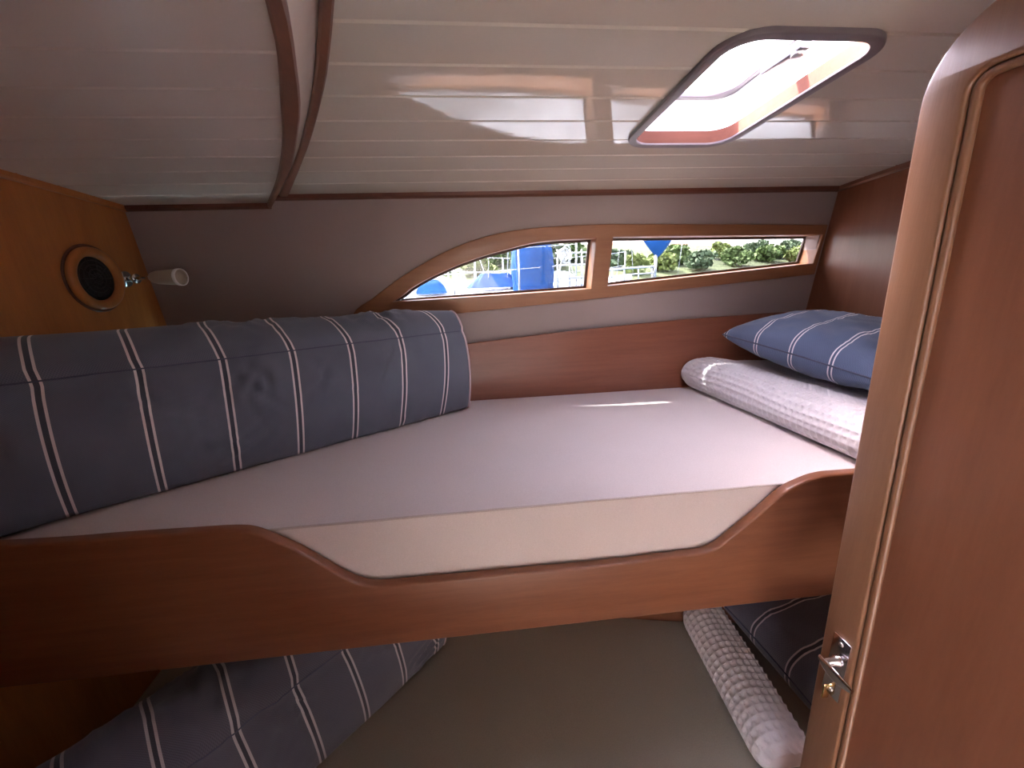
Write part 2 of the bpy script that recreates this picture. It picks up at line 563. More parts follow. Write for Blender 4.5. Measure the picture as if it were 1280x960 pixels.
# ---- the step between the two ceilings: riser and its two teak trims
ys = [-.3 + k * .045 for k in range(35)]
ys = [y for y in ys if y < 1.22] + [1.226]
mb = MB()
mb.grid([[(interp(T1R, y) - .006, y, zlow(y) - .002), (interp(T2L, y) + .004, y, zmain(y) + .004), (interp(T2L, y) - .004, y, zmain(y) + .03)] for y in ys], len(ys), 3)
struct(mb.build('wall_step', plain('lit_riser', (.84, .80, .70), rough=.25, var=.03), smooth=True))  # paler than the planks: hatch light on the riser is in its colour
for nm, L, R, zf, th in (('trim_1', T1L, T1R, zlow, .012), ('trim_2', T2L, T2R, zmain, .006)):
    mb = MB(); P = []
    for y in ys:
        a, b = interp(L, y), interp(R, y) - (.004 if nm == 'trim_1' else 0); z = zf(y)
        c = .003
        P.append([(a, y, z + .006), (a, y, z - th + c), (a + c, y, z - th), (b - c, y, z - th), (b, y, z - th + c), (b, y, z + .012)])
    mb.grid(P, len(P), 6, closed_v=True)
    struct(mb.build(nm, W_TRIM, smooth=False))

# ---- hull side: lining with the window cut out
surround_outer = [(-.385, -.155), (-.338, -.096), (-.29, -.068), (-.25, -.041), (-.20, -.010), (-.151, .017), (-.08, .052), (-.007, .080), (.05, .096), (.112, .108), (.17, .115), (.232, .119),
                  (.32, .122), (.43, .123), (.732, .116), (1.128, .106), (1.128, -.044), (.434, -.092), (-.092, -.125)]
arch = [(-.232, -.079), (-.2, -.061), (-.173, -.042), (-.135, -.022), (-.092, -.003), (-.015, .026), (.065, .049), (.128, .063), (.198, .077), (.278, .083), (.386, .085), (.379, -.062), (.1, -.071)]
rect = [(.438, .087), (.78, .082), (1.120, .077), (1.112, -.009), (.432, -.056)]
surround_outer = [tuple(v) for v in smooth_line(surround_outer[:14], 3)] + surround_outer[14:]
cav = []
pc = Vector((.4, .01))
for p in surround_outer:
    v = Vector(p)
    cav.append((v.x + (.02 if v.x < 0 else (-.012 if v.x > 1 else 0)), v.y - .012 * (1 if v.y > .0 else -1) if not (-.4 < v.x < -.14) else v.y - .012 * (1 if v.y > -.1 else -1)))
lin_out = [(XL - .03, -.30), (XR + .03, -.30), (XR + .03, .26), (XL - .03, .26)]
arch = [tuple(v) for v in smooth_line(arch[:10], 4)] + arch[10:]
hull_wall = struct(plate('wall_hull', lin_out, [cav], .06, lambda a, b, c: hull(a, b, c), LINING))

surround = struct(plate('trim_3', surround_outer, [arch, rect], .062, lambda a, b, c: hull(a, b, c - .010), W_SURR, bevel=.0025))


def inset(pts, d):
    n = len(pts); out = []
    A = sum(pts[i][0] * pts[(i + 1) % n][1] - pts[(i + 1) % n][0] * pts[i][1] for i in range(n))
    sg = 1 if A > 0 else -1
    for i in range(n):
        p = Vector(pts[i]); a = (p - Vector(pts[i - 1])).normalized(); b = (Vector(pts[(i + 1) % n]) - p).normalized()
        na = Vector((-a.y, a.x)) * sg; nb = Vector((-b.y, b.x)) * sg
        m = (na + nb); k = m.length
        m = m / k if k > .3 else na
        out.append(tuple(p + m * d / max(.35, m.dot(na))))
    return out


for i, (nm, op) in enumerate((('window_1', arch), ('window_2', rect))):
    wn = struct(empty(nm, hull(.1 if i == 0 else .78, 0, .05)))
    big = inset(op, -.004); small = inset(op, .007)
    plate('pane', big, [], .005, lambda a, b, c: hull(a, b, .058 + c), GLASS, wn)
    plate('seal', big, [small], .006, lambda a, b, c: hull(a, b, .0518 + c), SEAL, wn)

# cornice strips where ceilings meet the hull side
def strip(name, x0, x1, y, zf, w=.014, h=.012, m=W_DARK):
    mb = MB(); z = zf(y)
    mb.prism([(x0, y - w, z - .002 + .004), (x0, y - w, z - h * .6), (x0, y - w * .4, z - h), (x0, y + .02, z - h), (x0, y + .02, z + .004)], (x1 - x0, 0, 0))
    return struct(mb.build(name, m))


strip('trim_4', -.515, XR - .001, 1.223, zmain)
strip('trim_5', XL + .001, -.515, 1.226, zlow)
# slim strips along the tops of the two bulkheads
for nm, x, zf, sx in (('trim_6', XR, zmain, -1), ('trim_7', XL, zlow, 1)):
    mb = MB(); P = []
    for y in ys:
        z = zf(y)
        P.append([(x, y, z + .002), (x + sx * .012, y, z + .002), (x + sx * .012, y, z - .009), (x + sx * .008, y, z - .013), (x, y, z - .013)])
    mb.grid(P, len(P), 5, closed_v=True)
    struct(mb.build(nm, W_TRIM if sx < 0 else W_BULK))

# ---- bulkheads (follow the camber at their heads)
def bulkhead(name, x, dx, zf, m, y0=-.30):
    ysb = [y0 + (1.33 - y0) * k / 16 for k in range(17)]
    poly = [(x, y, zf(y) + .004) for y in ysb] + [(x, 1.33, FLOOR), (x, y0, FLOOR)]
    return struct(MB().prism(poly, (dx, 0, 0)).build(name, m))


bulkhead('wall_right', XR, .03, zmain, W_PANEL)
wl = bulkhead('wall_left', XL, -.03, zlow, W_BULK)

# wood dado between the mattress and the lining
dado = [(XL + .001, -.66), (XR - .001, -.66), (XR - .001, -.160), (.674, -.172), (.3, -.192), (-.026, -.216), (-.5, -.262), (XL + .001, -.30)]
struct(plate('wall_dado', dado, [], .012, lambda a, b, c: Vector((a, 1.247 + c + max(0, (-.2 - b)) * 0, b)), W_BACK, bevel=.002))
# panel behind the lower berth: follows the narrowing hull
lowback = [(XL + .001, 1.16), (-.2, 1.045), (.2, .965), (.53, .892), (XR - .001, .79)]
mb = MB()
mb.prism([(x, y, -1.42) for x, y in lowback] + [(x, y + .03, -1.42) for x, y in reversed(lowback)], (0, 0, 1.42 - .655))
struct(mb.build('wall_outboard', W_PANEL))

# unseen side deck and toe rail, added to brighten the windows' ceiling reflection
DECKM = plain('grey_nonskid_deck', (.34, .35, .36), rough=.7, var=.55, nscale=3.5)  # blotches in the colour break up the reflection of this deck
sd = struct(MB().box((-3.2, 1.36, -.24), (3.0, 1.95, -.18)).build('added_side_deck', DECKM))
MB().box((-3.2, 1.95, -.60), (3.0, 1.99, -.13)).build('toe_rail', WHITE, sd, bevel=.006)

# ---- inboard side: bulkhead behind the viewer with the open doorway, sole
W_F = W_PANEL
mb = MB()
mb.box((XL - .03, -.36, FLOOR), (-.12, -.30, .275)); mb.box((.54, -.36, FLOOR), (XR + .03, -.30, .275))
mb.box((-.12, -.36, .20), (.54, -.30, .275))
struct(mb.build('wall_doorway', CREAM))
# unseen saloon shell added to dim the doorway, its companionway opening placed for light
OX0, OX1, OY0, OY1 = -1.15, -.55, -1.95, -1.30
mb = MB()
mb.box((-1.43, -2.43, FLOOR), (-1.40, -.36, .50)); mb.box((1.80, -2.43, FLOOR), (1.83, -.36, .50)); mb.box((-1.40, -2.43, FLOOR), (1.80, -2.40, .50))
struct(mb.build('wall_saloon', CREAM))
mb = MB()
mb.box((-1.43, -2.43, .50), (OX0, -.30, .54)); mb.box((OX1, -2.43, .50), (1.83, -.30, .54))
mb.box((OX0, -2.43, .50), (OX1, OY0, .54)); mb.box((OX0, OY1, .50), (OX1, -.30, .54))
struct(mb.build('ceiling', PLANK_DULL))
struct(MB().box((-1.43, -.36, .20), (1.83, -.30, .50)).build('wall_header', CREAM))
# unseen waist-high block left of the doorway, added to shade the lower left
struct(MB().box((XL, -.30, FLOOR), (-.345, .19, -.20)).build('wall_shade_block', W_DARK))
struct(MB().box((-1.4, -2.4, FLOOR - .03), (1.8, 1.36, FLOOR)).build('floor', FLOORW))

# ================================================================ DOOR (stands open, seen almost edge on)
DX = .50
door = struct(empty('door_1', (DX, -.18, FLOOR + .02)))


def dmap(a, b, c):                      # a along Y, b up, c thickness; slightly out of plumb
    return Vector((DX + c, a, b))


d_out = round_poly([(-.16, -1.41), (.398, -1.41), (.455, .232), (-.16, .232)], [0, 0, .075, .0], 10)
d_in = round_poly([(-.11, -1.30), (.347, -1.30), (.409, .172), (-.11, .172)], [.0, .0, .018, .0], 6)
plate('door_frame', d_out, [d_in], .030, dmap, W_DOOR, door, bevel=.004)
plate('panel', inset(d_in, -.006), [], .012, lambda a, b, c: dmap(a, b, c + .010), W_PANEL, door)
mb = MB(); loop = [Vector((DX + .0075, a, b)) for a, b in inset(d_in, .0045)]
mb.tube(loop, .0048, 8, closed=True)
mb.build('moulding', W_DOOR, door, smooth=True)
# turn latch
latch = mb = MB()
yl, zl = .397, -.570
mb.box((DX - .003, yl - .0135, zl - .052), (DX, yl + .0135, zl + .052))
lp = mb.build('latch_plate', CHROME, door, bevel=.001)
mb = MB().lathe([(0, .001), (.0085, .001), (.0085, .004), (.006, .006), (.0055, .020), (0, .022)], (DX - .002, yl, zl + .012), (-1, 0, 0), 20)
mb.build('spindle', CHROME, lp, smooth=True)
pts = []; rr = []
mb = MB()
for k in range(13):
    t = -1 + 2 * k / 12
    pts.append(Vector((DX - .024 - .004 * (1 - t * t) + .002, yl - .016 + .026 * t * -1, zl + .012)))
secs = []
for k, p in enumerate(pts):
    t = -1 + 2 * k / 12
    hh = .0095 * (1 - .55 * t * t); th = .0022
    secs.append([p + Vector((th * math.cos(q), 0, hh * math.sin(q))) for q in [2 * math.pi * j / 12 for j in range(12)]])
mb.grid(secs, len(secs), 12, closed_v=True)
mb.add(secs[0], [tuple(range(12))]); mb.add(secs[-1], [tuple(range(12))])
mb.build('turn_handle', CHROME, lp, smooth=True)
for dz in (.042, -.042):
    MB().lathe([(0, .0022), (.0025, .002), (.0034, .0005), (.0034, 0)], (DX - .003, yl, zl + dz), (-1, 0, 0), 12).build('screw', STEEL, lp, smooth=True)
mb = MB().box((DX - .012, yl + .001, zl - .060), (DX - .002, yl + .004, zl - .036))
mb.build('catch', plain('brass', (.75, .55, .25), rough=.2, metal=1), lp, bevel=.0006)

# ================================================================ CEILING HATCH
hatch = tag(empty('ceiling_hatch', ((HX0 + HX1) / 2, (HY0 + HY1) / 2, .25)), 'rounded rectangular deck hatch open to the bright sky in the glossy ceiling', 'hatch')


def rrect(g, r=None):
    return round_poly([(HX0 - g, HY0 - g), (HX1 + g, HY0 - g), (HX1 + g, HY1 + g), (HX0 - g, HY1 + g)], (HR + g) if r is None else r, 10)


plate('flange', rrect(.015), [rrect(-.001)], .008, lambda a, b, c: Vector((a, b, zmain(b) - .007 + c)), HATCHGREY, hatch, bevel=.002)
plate('teak_rim', rrect(.006), [rrect(-.0012)], .022, lambda a, b, c: Vector((a, b, zmain(b) - .003 + c)), W_RIM, hatch)
plate('liner', rrect(.006), [rrect(-.0008)], .055, lambda a, b, c: Vector((a, b, zmain(b) + .019 + c)), WHITE, hatch)
plate('lid_frame', rrect(.02), [rrect(-.012, .05)], .010, lambda a, b, c: Vector((a, b, zmain(b) + .0745 + c)), HATCHGREY, hatch, bevel=.002)  # white frame; the grey stands for its unlit underside
plate('lid_pane', rrect(.015), [], .006, lambda a, b, c: Vector((a, b, zmain(b) + .0848 + c)), ACRYL, hatch)
hz = zmain(.64) + .070
mb = MB().box((.497, .640, .296), (.515, .725, .310))
mb.box((.506, .700, .310), (.542, .716, .330))
hd = mb.build('latch_handle', plain('dark_anodised_metal', (.10, .10, .12), rough=.35, metal=.5), hatch, bevel=.003)
MB().lathe([(0, 0), (.009, 0), (.009, .012), (0, .012)], (.506, .655, .290), (0, 0, 1), 16).build('pivot', STEEL, hd, smooth=True)

# ================================================================ UPPER BERTH
board_front = [(-1.0, -.369)]
px_top = [(60, 675), (150, 668), (240, 662), (290, 659), (318, 661), (345, 671), (375, 684), (410, 704), (437, 719), (463, 727), (500, 726), (640, 713), (760, 702), (840, 692), (872, 688), (892, 681), (912, 666), (945, 639), (975, 613), (997, 601), (1024, 592), (1067, 588)]
tops = [(at(x, y, .60).x, at(x, y, .60).z) for x, y in px_top]
prof = [(-.87, -.366)] + tops + [(.95, -.378)]
prof = [tuple(v) for v in smooth_line(prof, 4)]
prof += [(.95, -.652), (-.87, -.640)]
bunk = tag(empty('bunk', (.1, .92, -.65)), 'upper teak bunk whose long front leeboard has a scooped top edge', 'bunk')
lb = plate('leeboard', prof, [], .02, lambda a, b, c: Vector((a, .59 + c, b)), W_BOARD, bunk, bevel=.004)
bp = MB().box((XL + .002, .611, -.600), (XR - .002, 1.246, -.560)).build('base', W_PANEL, bunk, bevel=.002)
bt = MB().box((.955, .58, -.655), (XR - .002, .61, -.37)).build('post', W_DOOR, bunk, bevel=.003)


def cushion_slab(name, x0, x1, yf, z0, z1, m, ms, label, cat='mattress', r=.022, top_edge=None):
    """mattress with a crowned top, rounded edges and piping; yf(x) gives front, back"""
    nx, cs = 60, []
    root = empty(name, ((x0 + x1) / 2, (yf(0)[0] + yf(0)[1]) / 2, z0))
    tag(root, label, cat)
    P = []
    pip = []
    for i in range(nx + 1):
        t = i / nx; x = x0 + (x1 - x0) * t
        f, bk = yf(x)
        e = min(t, 1 - t) * (x1 - x0)
        ring = []
        H = z1 - z0
        # front face up, over the top, back down
        for k in range(9):
            q = k / 8
            ring.append((x, f + .0035 * abs(2 * q - 1) ** 3 - .0035, z0 + (H - .006) * q))
        pip.append((x, f + .001 + .0006 * math.sin(x * 40), z1 - .004))
        for k in range(1, 15):
            q = k / 15
            crown = .006 * math.sin(q * math.pi) ** .6
            w = .0015 * noise.noise(Vector((x * 5, q * 4, 3)))
            ring.append((x, f + (bk - f) * q, z1 + crown + w))
        for k in range(4):
            ring.append((x, bk, z1 - .004 - (H - .004) * k / 3))
        P.append(ring)
    n = len(P[0])
    mb = MB().grid(P, nx + 1, n, closed_v=True)
    mb.add(P[0], [tuple(range(n))]); mb.add(P[-1], [tuple(range(n))])
    o = mb.build('cover', m, root, smooth=True); autosmooth(o.data, .8)
    MB().tube(pip, .0024, 6).build('piping', ms, root, smooth=True)
    return root


cushion_slab('mattress', XL + .004, XR - .004, lambda x: (.6145, 1.243), -.558, -.398, LINEN, LINEN_SEAM, 'cream linen mattress with a piped front seam on the upper berth')

# ================================================================ SOFT GOODS
_r = random.Random(5)
CREASES = []
for sc_, n_ in ((-.04, 4), (.14, 3), (.33, 6), (.47, 4), (.62, 2)):
    for _ in range(n_):
        g0 = .235; a_ = _r.uniform(-.9, .9)
        L_ = _r.uniform(.06, .15)
        CREASES.append((sc_ + _r.uniform(-.03, .03), g0 - _r.uniform(0, .03), sc_ + L_ * math.sin(a_), g0 - L_ * math.cos(a_), _r.uniform(.004, .008)))
for _ in range(4):
    CREASES.append((.22 + _r.uniform(0, .1), .02 + _r.uniform(0, .05), .32 + _r.uniform(0, .04), .08 + _r.uniform(0, .08), .006))


def bolster(name, origin, ang, s0, s1, H, T, seed, label, xmin=None, ymin=None, yback=None, group=None, off=.026, lean=0.0, shear=1.0):
    ca, sa = math.cos(ang), math.sin(ang)
    o3 = Vector(origin)
    root = tag(empty(name, o3), label, 'bolster', group)
    def W(s, y, z):
        p = Vector((o3.x + ca * s - sa * y, o3.y + sa * s + ca * y, o3.z + z))
        if ymin is not None and p.y < ymin: p.y = ymin + (p.y - ymin) * .02
        if xmin is not None and p.x < xmin: p.x = xmin + (p.x - xmin) * .02
        return p
    def thick(s):
        if yback is None: return T
        x = o3.x + ca * s
        yb = yback(o3.x + ca * s - sa * T * .6)
        room = (yb - (o3.y + sa * s)) / ca
        k = min(T, room)
        return k
    # cross-section: (y in 0..1, z in 0..1, girth m)
    H0 = H
    def section(s, sh=1.0):
        Tt = thick(s); out = []; H = H0 + .014 * max(0, .8 - s)
        NF, NT = 26, 22
        r = .018
        pts = []
        for k in range(NF):                                  # front face upwards
            q = k / (NF - 1)
            bul = .022 * math.sin(math.pi * q) ** .8
            pts.append((-bul + lean * q, .004 + (H - .012) * q + 0, q * H, 0))
        for k in range(1, NT):                               # top, crowned
            q = k / (NT - 1)
            pts.append((lean + Tt * q * .98, H - .008 + (.066 - .012 * max(0, s)) * math.sin(math.pi * min(1, q * .94 + .03)) ** .85, H + q * Tt, 1))
        for k in range(1, 9):                                # back
            q = k / 8
            pts.append((lean * (1 - q) + Tt * (.98 + .0 * q), (H - .008) * (1 - q) + .004, H + Tt + q * H, 2))
        for k in range(1, 8):                                # underside
            q = k / 8
            pts.append((Tt * (1 - q), .002, 2 * H + Tt + q * Tt, 3))
        return pts
    ns = 130; P = []; U = []
    ends = [(-.0, .0), ]
    ring0 = section(s0)
    n = len(ring0)
    S = []
    for k in (0.0, .35, .65, .85, .96):
        S.append((s0 + .0 - (.02 * (k ** .5)) + .02, k))
    S = [(s0, .0), (s0, .5), (s0, .85), (s0 + .004, .965)]
    for k in range(ns + 1): S.append((s0 + .012 + (s1 - s0 - .024) * k / ns, 1.0))
    S += [(s1 - .004, .985), (s1, .93), (s1 + .012, .5), (s1 + .012, .0)]
    for s, k in S:
        sec = section(s)
        cy = sum(p[0] for p in sec) / n; cz = sum(p[1] for p in sec) / n
        row = []; ur = []
        for y, z, g, face in sec:
            # end puckers: corners draw in a little near both ends
            e = min(s - s0, s1 - s); pk = math.exp(-max(0, e) / .05) * .035
            yy = cy + (y - cy) * k * (1 - pk); zz = cz + (z - cz) * k * (1 - pk * .9 * (1 if z > cz else .2))
            v = Vector((s * 5.0, g * 3.0, seed))
            wr = noise.noise(v) * .006
            a = noise.noise(Vector((s * 9 + g * 6, g * 14 - s * 16, seed + 4)))
            b = noise.noise(Vector((s * 7 - g * 9, g * 12 + s * 14, seed + 9)))
            msk = max(0, noise.noise(Vector((s * 4, g * 3, seed + 20))) + .15)
            wr += msk * .016 * (1 - abs(a)) ** 6 - msk * .014 * (1 - abs(b)) ** 6
            if face == 0:
                yy -= wr
                for (sa_, ga_, sb_, gb_, dep) in CREASES:
                    dx_, dg_ = sb_ - sa_, gb_ - ga_
                    q_ = max(0, min(1, ((s - sa_) * dx_ + (g - ga_) * dg_) / (dx_ * dx_ + dg_ * dg_)))
                    dd = math.hypot(s - sa_ - q_ * dx_, g - ga_ - q_ * dg_)
                    if dd < .03: yy += dep * math.sin(math.pi * min(1, q_ * .8 + .2)) * (math.exp(-(dd / .006) ** 2) - .5 * math.exp(-((dd - .012) / .007) ** 2))
                # draw-in under the top seam
                yy += .006 * math.exp(-((H - g) / .012) ** 2)
            elif face == 1:
                zz += wr - .004 * math.exp(-((g - H) / .012) ** 2)
            row.append(W(s, yy, max(0.0, zz)))
            sh = (.012 + .02 * s) * shear
            ur.append((s - (sh * min(1, g / H) if face == 0 else sh * max(0, 1 - (g - H) / .10)), g))
        P.append(row); U.append(ur)
    uvs = [U[i][j] for i in range(len(P)) for j in range(n)]
    mb = MB().grid(P, len(P), n, uvs, closed_v=True)
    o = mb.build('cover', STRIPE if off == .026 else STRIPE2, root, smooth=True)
    # seam along the front top edge, welts round both ends
    seam = [P[i][25] + Vector((0, 0, -.0004)) for i in range(3, len(P) - 3)]
    MB().tube(seam, .0014, 6).build('seam', NAVY, root, smooth=True)
    MB().tube([P[-4][j] + Vector((ca, sa, 0)) * .002 for j in range(n)], .003, 6, closed=True).build('piping', WELT, root, smooth=True)
    return root


STRIPE2 = striped('navy_pinstripe_cloth_shaded', (.075, .078, .105), (.14, .145, .18), (.52, .49, .50), period=.104, offset=.002, half=.0052)  # darker copy of the bolster cloth, lower berth shade put into its colours
bolster('bolster_cushion', (-.735, .676, -.392), math.radians(32.9), -.125, .850, .243, .215, 1.0,
        'navy pinstriped box bolster standing on the cream upper mattress', xmin=XL + .012, ymin=.616, yback=lambda x: 1.236)
def lowback_y(x):
    for a, b in zip(lowback, lowback[1:]):
        if a[0] <= x <= b[0]: return a[1] + (b[1] - a[1]) * (x - a[0]) / (b[0] - a[0])
    return lowback[0][1] if x < 0 else lowback[-1][1]
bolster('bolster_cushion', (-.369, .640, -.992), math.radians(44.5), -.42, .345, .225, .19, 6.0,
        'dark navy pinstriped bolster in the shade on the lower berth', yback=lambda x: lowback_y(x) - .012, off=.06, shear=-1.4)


def pillow(name, origin, ex, ey, L, Wd, t, label, m, nrm=None, seed=0, pinch=.10, off=0.0, group=None, flat=0.0):
    """knife-edge cushion; ex = stripe-pitch axis (length L), ey = across (Wd)"""
    ex = Vector(ex).normalized(); ey = Vector(ey); ey = (ey - ex * ey.dot(ex)).normalized(); ez = ex.cross(ey)
    if ez.z < 0: ez = -ez
    o3 = Vector(origin)
    root = tag(empty(name, o3), label, 'cushion', group)
    n = 44
    def outline(u, v):
        # sides bow in between the corners
        return (u * (1 - pinch * (1 - v * v) * abs(u) ** 3 * .5), v * (1 - pinch * (1 - u * u) * abs(v) ** 3 * .5))
    mb = MB()
    for sg in (1, -1):
        P = []; U = []
        for i in range(n + 1):
            row = []; ur = []
            u = math.sin((i / n - .5) * math.pi)
            for j in range(n + 1):
                v = math.sin((j / n - .5) * math.pi)
                a, b = outline(u, v)
                h = (max(0, (1 - u * u)) * max(0, (1 - v * v))) ** .36
                h *= t / 2 * (1 if sg > 0 else 1 - flat)
                edge = 1 - (max(abs(u), abs(v))) ** 6
                w = noise.noise(Vector((a * 4, b * 4, seed + sg))) * .008
                w += .004 * (1 - abs(noise.noise(Vector((a * 7 + b * 5, b * 3, seed + 5))))) ** 4
                p = o3 + ex * (a * L / 2) + ey * (b * Wd / 2) + ez * (sg * (h + w * edge * min(1, h / .02)))
                row.append(p); ur.append((a * L / 2, b * Wd / 2))
            P.append(row); U.append(ur)
        mb.grid(P, n + 1, n + 1, [U[i][j] for i in range(n + 1) for j in range(n + 1)])
    mb.build('cover', m, root, smooth=True)
    k = []
    for q in range(160):
        s = q / 40; e = int(s); f = (s - e) * 2 - 1
        u, v = ((f, -1), (1, f), (-f, 1), (-1, -f))[e]
        a, b = outline(u, v)
        k.append(o3 + ex * (a * L / 2) + ey * (b * Wd / 2))
    MB().tube(k, .0022, 6, closed=True).build('piping', NAVY, root, smooth=True)
    return root


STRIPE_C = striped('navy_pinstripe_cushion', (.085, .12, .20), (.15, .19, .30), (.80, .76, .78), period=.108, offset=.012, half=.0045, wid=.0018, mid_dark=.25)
STRIPE_D = striped('navy_pinstripe_cushion_shaded', (.075, .078, .105), (.14, .145, .18), (.60, .56, .58), period=.105, offset=-.073, half=.0055, wid=.0018)  # dimmer than the upper cushion cloth: shade of the lower berth in the colour


def waffle(name, x0, x1, y0, y1, z0, th, label, cell=.0165, seed=0, edge=lambda y: 0.0, hgt=lambda y: 1.0, slope=0.0, press=None):
    """folded waffle-weave blanket: rounded fold along its left edge, real honeycomb ridges"""
    R = th / 2
    step = cell / 5
    # cross-section path (x, z, nx, nz) from the underside round the fold and over the top
    path = []
    Lf = x1 - x0 - R
    nb = 8
    for k in range(nb): path.append((x1 - Lf * k / nb, 0.0, 0, -1, 0))
    na = int(math.pi * R / step)
    for k in range(na + 1):
        t = -math.pi / 2 - math.pi * k / na
        # slightly squashed fold
        path.append((x0 + R + R * math.cos(t), R + R * math.sin(t), math.cos(t), math.sin(t), 1))
    nt_ = int(Lf / step)
    for k in range(1, nt_ + 1): path.append((x0 + R + Lf * k / nt_, th, 0, 1, 1))
    ny = int((y1 - y0) / step)
    P = []
    s = 0; prevp = None; arc = []
    for p in path:
        if prevp: s += math.hypot(p[0] - prevp[0], p[1] - prevp[1])
        arc.append(s); prevp = p
    for i in range(ny + 1):
        y = y0 + (y1 - y0) * i / ny
        e = min(y - y0, y1 - y); k = 1 if e > R * .9 else math.sqrt(max(0, 1 - (1 - e / (R * .9)) ** 2))
        k = .45 + .55 * k
        row = []
        for (x, z, nx, nz, up_), a in zip(path, arc):
            d = 0
            if up_:
                ca = abs(math.cos(math.pi * a / cell)); cy = abs(math.cos(math.pi * y / cell))
                d = .0056 * max(ca ** 5, cy ** 5) - .002
            big = noise.noise(Vector((x * 6, y * 5, seed))) * .006
            zz = R + (z - R) * k
            zz *= hgt(y)
            q = Vector((x + edge(y) + (1 - k) * R * .8 * (1 if z > 0 else 0) + nx * d, y, z0 + max(.0, zz + nz * d + (big if z > R else 0) + (-press[1] * min(1, max(0, (x - press[0]) / .09)) if press and z > R else 0))))
            row.append(q)
        P.append(row)
    mb = MB().grid(P, ny + 1, len(path))
    m_ = len(path)
    mb.add(P[0], [tuple(range(m_))]); mb.add(P[-1], [tuple(range(m_))])
    mb.add([r[-1] for r in P] + [r[0] for r in P][::-1], [tuple(range(2 * len(P)))])
    o = mb.build(name, WAFFLE, smooth=True, fixn=False)
    autosmooth(o.data, 1.3)
    return tag(o, label, 'blanket')


waffle('folded_blanket', .735, 1.128, .615, 1.238, -.3905, .098, 'white waffle blanket folded under the blue pinstriped cushion on the upper berth', edge=lambda y: -.055 * (y - .615) / .62 , hgt=lambda y: .86 + .14 * (y - .615) / .62, press=(.82, .022))
pillow('throw_cushion', (1.005, .985, -.226), (-.09, .46, .045), (1, .05, .06), .475, .345, .150,
       'blue pinstriped cushion lying on the white waffle blanket by the right bulkhead', STRIPE_C, seed=3)

waffle('folded_blanket', .545, .650, .50, .865, -.992, .085, 'white waffle blanket folded under the dark cushion on the lower berth', seed=8,
       edge=lambda y: -.03 * (.9 - y) / .38, press=(.60, .022))
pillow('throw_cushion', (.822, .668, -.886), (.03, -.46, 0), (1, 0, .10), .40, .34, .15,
       'navy pinstriped cushion in the shade behind the waffle blanket on the lower berth', STRIPE_D, seed=11)

# ================================================================ LOWER BERTH
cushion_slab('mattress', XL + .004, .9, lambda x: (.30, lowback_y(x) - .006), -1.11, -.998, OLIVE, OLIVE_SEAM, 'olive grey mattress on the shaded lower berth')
mb = MB().box((XL + .002, .30, -1.40), (XR - .002, .33, -1.112)); 
mb.prism([(XL + .002, .33, -1.14), (XR - .002, .33, -1.14)] + [(x, y - .003, -1.14) for x, y in reversed([(XL + .002, 1.16)] + lowback[1:-1] + [(XR - .002, .79)])], (0, 0, .028))
bunk2 = tag(empty('bunk', (.1, .6, -1.40)), 'lower bunk holding the olive grey mattress under the upper bunk', 'bunk')
mb.build('base', W_PANEL, bunk2, bevel=.002)

# ================================================================ LEFT BULKHEAD FITTINGS
spc = Vector((XL, 1.078, .014))
sp = tag(empty('speaker', spc), 'round black speaker in a teak ring on the left orange bulkhead', 'speaker')
MB().lathe([(.050, .0), (.050, .003), (.052, .010), (.058, .013), (.066, .013), (.071, .010), (.072, .004), (.072, 0)], spc, (1, 0, 0), 48).build('teak_ring', W_BULK, sp, smooth=True)
MB().lathe([(.072, .0), (.072, .002), (.077, .002), (.078, 0)], spc, (1, 0, 0), 48).build('shadow_ring', W_DARK, sp, smooth=True)  # dark ring standing for the shadow around the teak ring
mb = MB().lathe([(0, .008), (.02, .007), (.042, .004), (.050, .002), (.050, 0)], spc, (1, 0, 0), 40)
gr = mb.build('grille', BLACK, sp, smooth=True)
mb = MB()
for rad in (.012, .022, .032, .042):
    zc = .0085 - .005 * (rad / .045) ** 2
    mb.tube([spc + Vector((zc, rad * math.cos(t), rad * math.sin(t))) for t in [2 * math.pi * k / 36 for k in range(36)]], .0012, 5, closed=True)
for k in range(10):
    t = math.pi * 2 * k / 10
    mb.tube([spc + Vector((.0085, .006 * math.cos(t), .006 * math.sin(t))), spc + Vector((.0045, .047 * math.cos(t), .047 * math.sin(t)))], .0010, 5)
mb.build('grille_bars', plain('grey_black_plastic', (.03, .03, .032), rough=.45), gr, smooth=True)

lc = Vector((XL, 1.165, .012))
lamp = tag(empty('reading_lamp', lc), 'small chrome reading lamp with pale head beside the speaker on the left bulkhead', 'lamp')
MB().lathe([(0, 0), (.021, 0), (.021, .004), (.017, .008), (.008, .011), (.0, .012)], lc, (1, 0, 0), 28).build('mount', CHROME, lamp, smooth=True)
hd0 = Vector((-.800, 1.140, .013)); hd1 = Vector((-.722, 1.128, .012))
MB().tube([lc + Vector((.008, 0, 0)), lc + Vector((.03, -.006, 0)), lc + Vector((.05, -.016, .001)), hd0 + Vector((.01, -.001, 0))], .0045, 10).build('arm', CHROME, lamp, smooth=True)
MB().lathe([(0, 0), (.008, .0), (.009, .006), (.011, .012), (.012, .02), (0, .02)], lc + Vector((.012, -.001, 0)), (1, -.1, 0), 16).build('swivel', CHROME, lamp, smooth=True)
ax = (hd1 - hd0).normalized()
L_ = (hd1 - hd0).length
MB().lathe([(0, 0), (.008, 0), (.013, .006), (.0165, .02), (.0185, .05), (.020, L_), (.0185, L_ + .001), (.0175, L_ - .003), (.015, L_ - .012), (0, L_ - .012)], hd0, ax, 28).build('lamp_shade', SHADE, lamp, smooth=True)
